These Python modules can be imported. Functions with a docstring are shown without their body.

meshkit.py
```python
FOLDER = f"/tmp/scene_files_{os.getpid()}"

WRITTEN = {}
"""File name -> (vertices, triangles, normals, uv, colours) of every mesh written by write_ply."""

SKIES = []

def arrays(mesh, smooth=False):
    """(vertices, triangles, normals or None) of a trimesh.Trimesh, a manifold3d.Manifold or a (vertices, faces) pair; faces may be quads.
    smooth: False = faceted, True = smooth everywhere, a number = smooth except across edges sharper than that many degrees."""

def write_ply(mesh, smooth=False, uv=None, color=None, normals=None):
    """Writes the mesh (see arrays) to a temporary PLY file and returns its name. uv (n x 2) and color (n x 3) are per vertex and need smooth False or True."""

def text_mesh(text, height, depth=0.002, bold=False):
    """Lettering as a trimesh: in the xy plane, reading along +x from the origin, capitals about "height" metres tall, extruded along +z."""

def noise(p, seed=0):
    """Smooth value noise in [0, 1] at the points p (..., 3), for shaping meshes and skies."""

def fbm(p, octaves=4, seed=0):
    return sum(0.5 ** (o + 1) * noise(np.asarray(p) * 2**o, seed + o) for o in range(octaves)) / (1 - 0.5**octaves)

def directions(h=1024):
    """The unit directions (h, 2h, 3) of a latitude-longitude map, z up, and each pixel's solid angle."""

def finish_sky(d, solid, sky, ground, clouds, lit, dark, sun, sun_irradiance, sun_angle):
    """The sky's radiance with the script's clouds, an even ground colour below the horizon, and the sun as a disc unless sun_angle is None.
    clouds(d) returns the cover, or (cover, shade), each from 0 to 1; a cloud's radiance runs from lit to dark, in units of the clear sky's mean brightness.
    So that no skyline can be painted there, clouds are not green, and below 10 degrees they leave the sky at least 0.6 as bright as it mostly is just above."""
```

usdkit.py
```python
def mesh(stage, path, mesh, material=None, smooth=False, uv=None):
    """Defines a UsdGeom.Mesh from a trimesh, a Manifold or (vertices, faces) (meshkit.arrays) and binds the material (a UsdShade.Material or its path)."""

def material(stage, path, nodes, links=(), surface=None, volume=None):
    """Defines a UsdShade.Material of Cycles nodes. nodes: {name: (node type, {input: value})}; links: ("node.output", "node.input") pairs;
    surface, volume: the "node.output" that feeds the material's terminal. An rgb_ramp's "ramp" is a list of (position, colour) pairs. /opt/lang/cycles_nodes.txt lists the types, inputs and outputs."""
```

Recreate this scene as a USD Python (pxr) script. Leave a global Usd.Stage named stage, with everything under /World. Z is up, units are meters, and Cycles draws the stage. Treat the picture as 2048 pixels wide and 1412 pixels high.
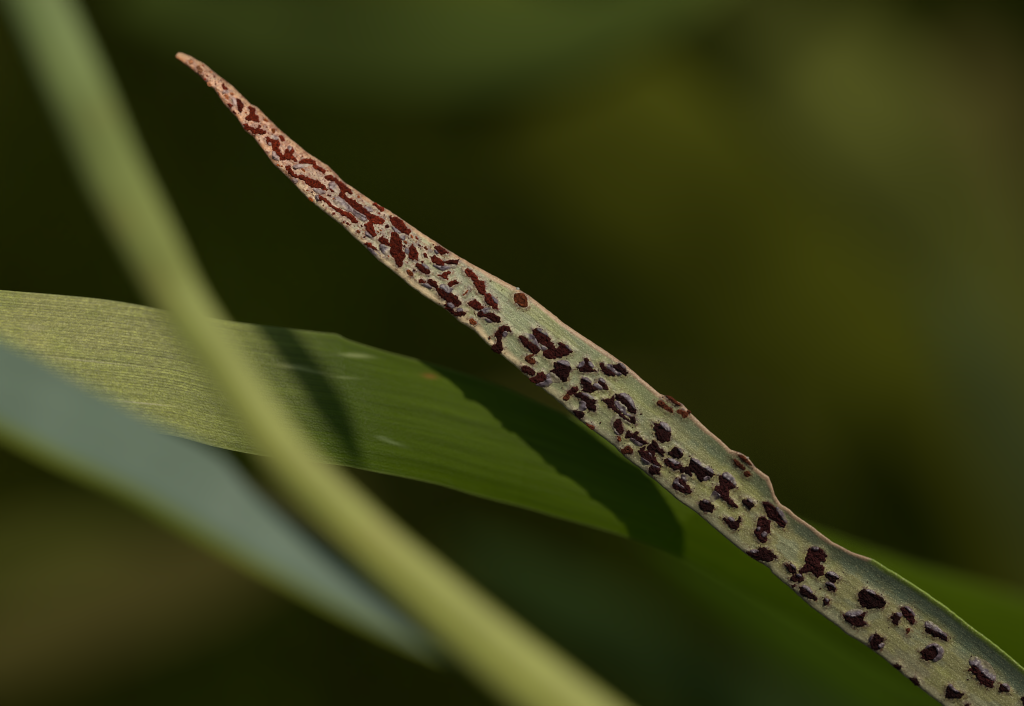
import math
import numpy as np
import trimesh
import usdkit
import meshkit
from pxr import Usd, UsdGeom, UsdLux, UsdShade, Gf, Sdf, Vt
from scipy.spatial import Delaunay, cKDTree
from shapely.geometry import Polygon, Point
from shapely import contains_xy

stage = Usd.Stage.CreateInMemory()
UsdGeom.SetStageUpAxis(stage, 'Z')
UsdGeom.SetStageMetersPerUnit(stage, 1.0)
UsdGeom.Xform.Define(stage, '/World')
T = Sdf.ValueTypeNames
rng = np.random.default_rng(7)

# ------------------------------------------------------------------ camera, sky, sun, exposure
CAM = np.array([0.0, 0.0, 0.40])
PITCH = math.radians(15)
FOC, APER, D = 100.0, 36.0, 0.16667         # lens mm, film width mm, focus distance m (frame 60 mm wide there)
R = np.array([1.0, 0, 0])
F = np.array([0, math.cos(PITCH), -math.sin(PITCH)])
U = np.array([0, math.sin(PITCH), math.cos(PITCH)])
cam = UsdGeom.Camera.Define(stage, '/World/camera')
M = np.eye(4)
M[0, :3], M[1, :3], M[2, :3], M[3, :3] = R, U, -F, CAM
cam.AddTransformOp().Set(Gf.Matrix4d(*M.ravel().tolist()))
cam.CreateFocalLengthAttr(FOC)
cam.CreateHorizontalApertureAttr(APER)
cam.CreateVerticalApertureAttr(APER * 706 / 1024)
cam.CreateClippingRangeAttr(Gf.Vec2f(0.002, 2000))
cam.CreateFStopAttr(6.3)
cam.CreateFocusDistanceAttr(D)
cam.CreateExposureAttr(-0.35)

SUN_CAM = np.array([0.36, 0.60, 0.72])
SUN_CAM /= np.linalg.norm(SUN_CAM)
SUN = SUN_CAM[0] * R + SUN_CAM[1] * U - SUN_CAM[2] * F
elev, rot = math.asin(SUN[2]), math.atan2(SUN[0], SUN[1])
sky_mat = usdkit.material(stage, '/World/Looks/sky', {
    's': ('sky_texture', {'sky_type': 'single_scattering', 'sun_disc': False, 'sun_elevation': elev, 'sun_rotation': rot}),
    'b': ('background_shader', {'strength': 0.065})}, [('s.color', 'b.color')], surface='b.background')
dome = UsdLux.DomeLight.Define(stage, '/World/sky')
UsdShade.MaterialBindingAPI.Apply(dome.GetPrim()).Bind(sky_mat)
dome.GetPrim().SetCustomDataByKey('kind', 'structure')
sun = UsdLux.DistantLight.Define(stage, '/World/sun')
sun.CreateIntensityAttr(1.0)
sun.CreateAngleAttr(0.7)
sun.CreateNormalizeAttr(True)
sun.CreateColorAttr(Gf.Vec3f(1.0, 0.92, 0.77))
zc = SUN
xc = np.cross([0, 0, 1.0], zc); xc /= np.linalg.norm(xc)
yc = np.cross(zc, xc)
M = np.eye(4)
M[0, :3], M[1, :3], M[2, :3], M[3, :3] = xc, yc, zc, SUN * 3
sun.AddTransformOp().Set(Gf.Matrix4d(*M.ravel().tolist()))

# ------------------------------------------------------------------ helpers
KPX = APER / FOC / 2048.0                   # per pixel of the photograph, per metre of distance


def W(px, py, toward):
    """World point seen at pixel (px, py) of the photograph, 'toward' mm in front of the focal plane."""
    px, py, toward = np.broadcast_arrays(np.asarray(px, float), np.asarray(py, float), np.asarray(toward, float))
    z = D - toward / 1000.0
    x, y = (px - 1024) * KPX * z, -(py - 706) * KPX * z
    return CAM + x[..., None] * R + y[..., None] * U + z[..., None] * F


names = {}


def numbered(parent, name):
    k = (parent, name)
    n = names.get(k, -1) + 1
    names[k] = n
    return f'{parent}/{name}' + (f'_{n:03d}' if n else '')


def tag(prim, label=None, cat=None, group=None, kind=None):
    for k, v in (('label', label), ('category', cat), ('group', group), ('kind', kind)):
        if v:
            prim.SetCustomDataByKey(k, v)
    return prim


def thing(name, label, cat, group=None, at=(0, 0, 0)):
    x = UsdGeom.Xform.Define(stage, numbered('/World', name))
    return tag(x.GetPrim(), label, cat, group)


def put(name, v, f, mat, parent=None, smooth=True, col=None, st=None):
    path = numbered(str(parent.GetPath()) if parent is not None else '/World', name)
    m = usdkit.mesh(stage, path, (v, f), mat, smooth=smooth, uv=st)
    if len(np.shape(f)) and col is not None:
        UsdGeom.PrimvarsAPI(m).CreatePrimvar('col', T.Color3fArray, 'vertex').Set(Vt.Vec3fArray.FromNumpy(np.asarray(col, np.float32)))
    m.CreateDoubleSidedAttr(True)
    return m.GetPrim()


def grid_faces(n, m):
    i = np.arange(n - 1)[:, None] * m + np.arange(m - 1)[None]
    q = np.stack([i, i + 1, i + m + 1, i + m], -1).reshape(-1, 4)
    return np.vstack([q[:, [0, 1, 2]], q[:, [0, 2, 3]]])


def smoothstep(a, b, x):
    t = np.clip((np.asarray(x, float) - a) / (b - a), 0, 1)
    return t * t * (3 - 2 * t)


def mixc(a, b, t):
    return np.asarray(a) * (1 - t[..., None]) + np.asarray(b) * t[..., None]


def spline(pts, n):
    """Smooth curve through rows of pts, n samples."""
    from scipy.interpolate import PchipInterpolator
    pts = np.asarray(pts, float)
    d = np.r_[0, np.cumsum(np.linalg.norm(np.diff(pts[:, :2], axis=0), axis=1))]
    return PchipInterpolator(d, pts)(np.linspace(0, d[-1], n))


def to_ground(rows, n=26, bend=0.05, first=None, widen=1.0):
    """Carries the last cross-section rows[-1] on (outside the frame) in a bend down to the soil."""
    last, prev = rows[-1], rows[-3]
    d = (last - prev).mean(0)
    step = 0.006
    d = d / np.linalg.norm(d)
    cur, out = last.copy(), []
    mid0 = last.mean(0)
    down = np.array([0, 0.12, -1.0])
    for k in range(400):
        t = min(1, k * step / bend)
        dd = d * (1 - t) + down * t
        dd /= np.linalg.norm(dd)
        cur = cur + dd * step
        c = cur.mean(0)
        out.append(c + (cur - c) * (1 + (widen - 1) * min(1, k * step / 0.15)))
        if c[2] < -0.004:
            break
    return np.concatenate([rows, np.array(out)])


# ------------------------------------------------------------------ materials
def leaf_mat(name, gloss=None, transl=0.3, tcol=(0.35, 0.55, 0.05), rough=0.45, spec=0.4, fine=1400.0, bump=0.25, spk=0.0, spk_scale=9000.0, streak=None, stretch=0.08, tint=(1, 1, 1), vary=0.25, sheen=0.0):
    """Leaf: colour from the mesh, longitudinal veins and cells in fine relief, some light let through."""
    nodes = {
        'a': ('attribute', {'attribute': 'col'}),
        'uv': ('uvmap', {'attribute': 'st'}),
        'map': ('mapping', {'scale': (fine * stretch, fine, 1.0)}),
        'n': ('noise_texture', {'scale': 1.0, 'detail': 3.0, 'roughness': 0.6}),
        'r': ('map_range', {'from_min': 0.3, 'from_max': 0.7, 'to_min': 1 - vary, 'to_max': 1 + vary, 'clamp': True}),
        'mul': ('mix', {'mix_type': 'multiply', 'fac': 1.0}),
        'g': ('geometry', {}),
        'c': ('noise_texture', {'scale': spk_scale, 'detail': 2.0, 'roughness': 0.6}),
        'hs': ('math', {'math_type': 'add'}),
        'bp': ('bump', {'strength': bump, 'distance': 0.0001}),
        'p': ('principled_bsdf', {'roughness': rough, 'specular_ior_level': spec, 'sheen_weight': sheen, 'sheen_roughness': 0.4}),
        'tc': ('mix', {'mix_type': 'multiply', 'fac': 1.0, 'color2': tcol}),
        't': ('translucent_bsdf', {}),
        'm': ('mix_closure', {'fac': transl}),
    }
    links = [('uv.UV', 'map.vector'), ('map.vector', 'n.vector'), ('n.fac', 'r.value'), ('a.color', 'mul.color1'), ('r.result', 'mul.color2'),
             ('g.position', 'c.vector'), ('n.fac', 'hs.value1'), ('c.fac', 'hs.value2'), ('hs.value', 'bp.height'), ('bp.normal', 'p.normal'),
             ('tc.color', 't.color'), ('p.BSDF', 'm.closure1'), ('t.BSDF', 'm.closure2')]
    if gloss:
        nodes['sx'] = ('separate_xyz', {})
        nodes['gl'] = ('map_range', {'from_min': gloss[0], 'from_max': gloss[1], 'to_min': gloss[2], 'to_max': gloss[3], 'clamp': True})
        links += [('uv.UV', 'sx.vector'), ('sx.x', 'gl.value'), ('gl.result', 'p.specular_ior_level')]
    src = 'mul.color'
    if spk > 0:
        nodes['sr'] = ('map_range', {'from_min': 0.56, 'from_max': 0.70, 'to_min': 0.0, 'to_max': spk, 'clamp': True})
        nodes['sm'] = ('mix', {'mix_type': 'mix', 'color2': (0.75, 0.72, 0.42)})  # pale gold flecks: sparkle painted into the base colour
        links += [('c.fac', 'sr.value'), ('sr.result', 'sm.fac'), (src, 'sm.color1')]
        src = 'sm.color'
    links += [(src, 'p.base_color'), ('a.color', 'tc.color1')]
    return usdkit.material(stage, '/World/Looks/' + name, nodes, links, surface='m.closure')


rust_leaf_mat = leaf_mat('rusted_blade', transl=0.10, tcol=(1.1, 1.2, 0.5), rough=0.40, spec=0.45, fine=2600, bump=0.4, spk=0.5, spk_scale=12000, vary=0.14)
broad_mat = leaf_mat('broad_blade', gloss=(0.020, 0.036, 0.55, 0.10), transl=0.45, tcol=(1.4, 2.0, 0.03), rough=0.34, spec=0.42, fine=3000, bump=0.7, spk=0.0, spk_scale=9500, stretch=0.02, vary=0.22)
glauc_mat = leaf_mat('glaucous_blade', transl=0.25, tcol=(1.0, 1.3, 0.1), rough=0.55, spec=0.3, fine=1500, bump=0.1, stretch=0.03, vary=0.1)
stalk_mat = leaf_mat('pale_stalk', transl=0.25, tcol=(1.3, 1.4, 0.3), rough=0.5, spec=0.35, fine=1500, bump=0.1, stretch=0.03, vary=0.1)
far_mat = leaf_mat('shaded_blade', transl=0.35, tcol=(1.2, 1.4, 0.15), rough=0.8, spec=0.03, fine=900, bump=0.05, stretch=0.03, vary=0.15)

spore_mat = usdkit.material(stage, '/World/Looks/rust_spores', {
    'a': ('attribute', {'attribute': 'col'}), 'g': ('geometry', {}),
    'n': ('noise_texture', {'scale': 9000.0, 'detail': 3.0, 'roughness': 0.7}),
    'r': ('map_range', {'from_min': 0.3, 'from_max': 0.72, 'to_min': 0.35, 'to_max': 1.9, 'clamp': True}),
    'x': ('mix', {'mix_type': 'multiply', 'fac': 1.0}),
    'bp': ('bump', {'strength': 0.8, 'distance': 0.0001}),
    'p': ('principled_bsdf', {'roughness': 0.8, 'specular_ior_level': 0.12})},
    [('g.position', 'n.vector'), ('n.fac', 'r.value'), ('a.color', 'x.color1'), ('r.result', 'x.color2'), ('x.color', 'p.base_color'), ('n.fac', 'bp.height'), ('bp.normal', 'p.normal')], surface='p.BSDF')
flap_mat = usdkit.material(stage, '/World/Looks/lifted_epidermis', {
    'a': ('attribute', {'attribute': 'col'}), 'g': ('geometry', {}),
    'n': ('noise_texture', {'scale': 5000.0, 'detail': 4.0, 'roughness': 0.65}),
    'r': ('map_range', {'from_min': 0.3, 'from_max': 0.7, 'to_min': 0.55, 'to_max': 1.3, 'clamp': True}),
    'x': ('mix', {'mix_type': 'multiply', 'fac': 1.0}),
    'bp': ('bump', {'strength': 0.5, 'distance': 0.0001}),
    'p': ('principled_bsdf', {'roughness': 0.40, 'specular_ior_level': 0.55})},
    [('g.position', 'n.vector'), ('n.fac', 'r.value'), ('a.color', 'x.color1'), ('r.result', 'x.color2'), ('x.color', 'p.base_color'), ('n.fac', 'bp.height'), ('bp.normal', 'p.normal')], surface='p.BSDF')
soil_mat = usdkit.material(stage, '/World/Looks/soil', {
    'g': ('geometry', {}), 'n': ('noise_texture', {'scale': 12.0, 'detail': 6.0, 'roughness': 0.65}),
    'r': ('rgb_ramp', {'ramp': [(0.3, (0.018, 0.013, 0.007)), (0.55, (0.05, 0.036, 0.018)), (0.75, (0.085, 0.065, 0.03))]}),
    'p': ('principled_bsdf', {'roughness': 0.95, 'specular_ior_level': 0.1})},
    [('g.position', 'n.vector'), ('n.fac', 'r.fac'), ('r.color', 'p.base_color')], surface='p.BSDF')

# ------------------------------------------------------------------ ground
rad = np.r_[0, np.geomspace(0.05, 300, 60)]
ang = np.linspace(0, 2 * np.pi, 97)
gx, gy = rad[:, None] * np.cos(ang), rad[:, None] * np.sin(ang) + 0.4
gz = 0.03 * (meshkit.fbm(np.stack([gx * 6, gy * 6, gx * 0], -1), 4, 3) - 0.5) * np.clip(3 / (rad[:, None] + 0.5), 0, 1)
put('ground', np.stack([gx, gy, gz], -1).reshape(-1, 3), grid_faces(len(rad), 97)[:, ::-1], soil_mat)
tag(stage.GetPrimAtPath('/World/ground'), 'dark bare soil under the plants', kind='structure')


# ------------------------------------------------------------------ ribbon leaves
def ribbon(center, n=120, m=15, cup=0.0, tilt=0.0, ground=True, bend=0.05, roll=None, widen=1.0, tip=False):
    """center rows: px, py, toward mm, half-width px. Returns (grid points, u m, v -1..1). tilt: mm per half-width that the upper edge comes forward."""
    c = spline(center, n)
    d = np.gradient(c[:, :2], axis=0)
    d /= np.linalg.norm(d, axis=1, keepdims=True)
    nrm = np.stack([d[:, 1], -d[:, 0]], 1)              # to the right of travel seen in the picture: up for leftward->rightward travel
    v = np.linspace(-1, 1, m)
    P = c[:, None, :2] + nrm[:, None] * c[:, 3, None, None] * v[None, :, None]
    til = np.interp(np.linspace(0, 1, n), np.linspace(0, 1, len(np.atleast_1d(tilt))), np.atleast_1d(tilt)) if np.ndim(tilt) else np.full(n, tilt)
    hw = c[:, 3, None] * KPX * D * 1000
    tow = c[:, 2, None] + til[:, None] * v[None] * hw + cup * (v[None] ** 2) * hw
    if roll is not None:
        tow = tow + roll(v)[None] * hw
    rows = W(P[..., 0], P[..., 1], tow)
    if ground:
        rows = to_ground(rows, bend=bend, widen=widen)
    u = np.r_[0, np.cumsum(np.linalg.norm(np.diff(rows.mean(1), axis=0), axis=1))]
    return rows, u, v


def uv_of(rows, u):
    w = np.linalg.norm(np.diff(rows, axis=1), axis=2)
    vv = np.concatenate([np.zeros((len(rows), 1)), np.cumsum(w, axis=1)], 1)
    return np.stack([np.broadcast_to(u[:, None], vv.shape), vv], -1).reshape(-1, 2)


def put_ribbon(name, rows, u, mat, col, parent=None, thick=0.0):
    n, m = rows.shape[:2]
    f = grid_faces(n, m)
    col = np.broadcast_to(col, (n, m, 3)).reshape(-1, 3)
    st = uv_of(rows, u)
    v = rows.reshape(-1, 3)
    if thick:
        du, dv = np.gradient(rows, axis=0), np.gradient(rows, axis=1)
        nn = np.cross(du, dv)
        nn /= np.linalg.norm(nn, axis=2, keepdims=True) + 1e-12
        e = np.sqrt(np.clip(1 - np.linspace(-1, 1, m) ** 8, 0.0, 1))[None, :, None]
        a, b = (rows + nn * e * thick / 2).reshape(-1, 3), (rows - nn * e * thick / 2).reshape(-1, 3)
        v, f = np.vstack([a, b]), np.vstack([f[:, ::-1] if False else f, f[:, ::-1] + n * m])
        col, st = np.vstack([col, col]), np.vstack([st, st])
    return put(name, v, f, mat, parent, True, col, st)

# ------------------------------------------------------------------ the rusted leaf
UPPER = np.array([(350, 109), (356, 105), (364, 106), (380, 112), (407, 127), (434, 149), (464, 172), (501, 208), (513, 213), (546, 247), (568, 267), (610, 302), (660, 335), (687, 363), (712, 380), (744, 402), (779, 422), (814, 446), (853, 472), (898, 501), (940, 526), (990, 553), (1034, 576), (1062, 594), (1092, 617), (1129, 647), (1166, 672), (1215, 704), (1253, 731), (1287, 760), (1319, 787), (1340, 795), (1365, 808), (1383, 827), (1415, 859), (1440, 879), (1462, 900), (1480, 905), (1495, 914), (1510, 933), (1537, 954), (1543, 967), (1550, 990), (1561, 1007), (1580, 1020), (1591, 1030), (1628, 1056), (1665, 1084), (1703, 1104), (1735, 1115), (1748, 1119), (1777, 1138), (1797, 1149), (1846, 1181), (1896, 1216), (1945, 1255), (1995, 1292), (2048, 1337), (2180, 1452), (2320, 1580)], float)
LOWER = np.array([(350, 113), (353, 117), (372, 130), (399, 152), (414, 166), (419, 173), (428, 178), (446, 206), (474, 236), (489, 261), (508, 276), (526, 301), (548, 330), (578, 358), (615, 397), (655, 430), (680, 448), (702, 469), (735, 499), (757, 521), (784, 541), (819, 571), (853, 596), (891, 619), (918, 643), (948, 662), (977, 690), (1002, 710), (1027, 730), (1042, 744), (1072, 768), (1104, 793), (1129, 815), (1158, 840), (1191, 865), (1228, 892), (1249, 914), (1279, 936), (1316, 966), (1353, 998), (1391, 1025), (1415, 1045), (1453, 1077), (1492, 1109), (1529, 1131), (1538, 1136), (1544, 1146), (1579, 1175), (1623, 1215), (1678, 1255), (1693, 1268), (1730, 1290), (1767, 1317), (1802, 1347), (1841, 1377), (1886, 1412), (2010, 1515), (2150, 1640)], float)
DS, DN = np.array([0.79, 0.613]), np.array([0.613, -0.79])
us, un, ls, ln = UPPER @ DS, UPPER @ DN, LOWER @ DS, LOWER @ DN
S0, S1 = max(us[0], ls[0]) + 0.5, 2700.0


def edges(s):
    return np.interp(s, ls, ln), np.interp(s, us, un)


def leaf_tow(s, n):
    """mm in front of the focal plane of the leaf's face at picture position (s along, n across)."""
    lo, up = edges(s)
    v = np.clip((n - lo) / np.maximum(up - lo, 1), -0.2, 1.2)
    w = np.maximum(up - lo, 4) * KPX * D * 1000
    base = np.interp(s, [340, 560, 900, 1500, 2000, 2700], [-1.5, -0.7, 0.0, 0.15, 0.0, -0.6])
    tilt = np.interp(s, [340, 700, 1000, 1300, 1700, 2100, 2700], [-0.50, -0.42, -0.20, 0.02, 0.16, 0.26, 0.3])
    z = base + tilt * (v - 0.5) * w
    bow = np.interp(s, [340, 900, 1300, 2100], [0.30, 0.20, 0.10, 0.10])
    z = z - bow * w * (v - 0.5) ** 2                       # gently rounded back
    fold = smoothstep(1150, 1800, s) * (np.maximum(v - 0.70, 0) / 0.3) ** 1.6 * 0.3 * w * np.interp(s, [1200, 1600, 2100], [0.10, 0.28, 0.55])
    return z + fold + 0.05 * (meshkit.fbm(np.stack([s / 60, n / 25, s * 0], -1), 3, 5) - 0.5) + mound(s, n)


MOUND = None


def mound(s, n):
    """The blade swells around each pustule (mm)."""
    x, y = from_sn(np.asarray(s, float), np.asarray(n, float))
    q = np.stack([x, y], -1)
    d = MOUND.query(q.reshape(-1, 2), distance_upper_bound=30)[0].reshape(x.shape)
    return 0.075 * np.exp(-(np.minimum(d, 30) / 6.0) ** 2) * np.interp(s, [340, 600, 900], [0.4, 0.7, 1.0])


def SN(px, py):
    p = np.stack([np.asarray(px, float), np.asarray(py, float)], -1)
    return p @ DS, p @ DN


def from_sn(s, n):
    det = DS[0] * DN[1] - DS[1] * DN[0]
    return (s * DN[1] - n * DS[1]) / det, (n * DS[0] - s * DN[0]) / det


WIN = dict(A=(340, 95), B=(520, 235), C=(680, 375), D=(820, 480), E=(930, 560), F=(1030, 640), G=(1160, 720), H=(1200, 830), I=(1340, 870), J=(1420, 970), K=(1540, 1060), L=(1660, 1130), M=(1808, 1202))
ZS = 240 / 1614.0
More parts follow.
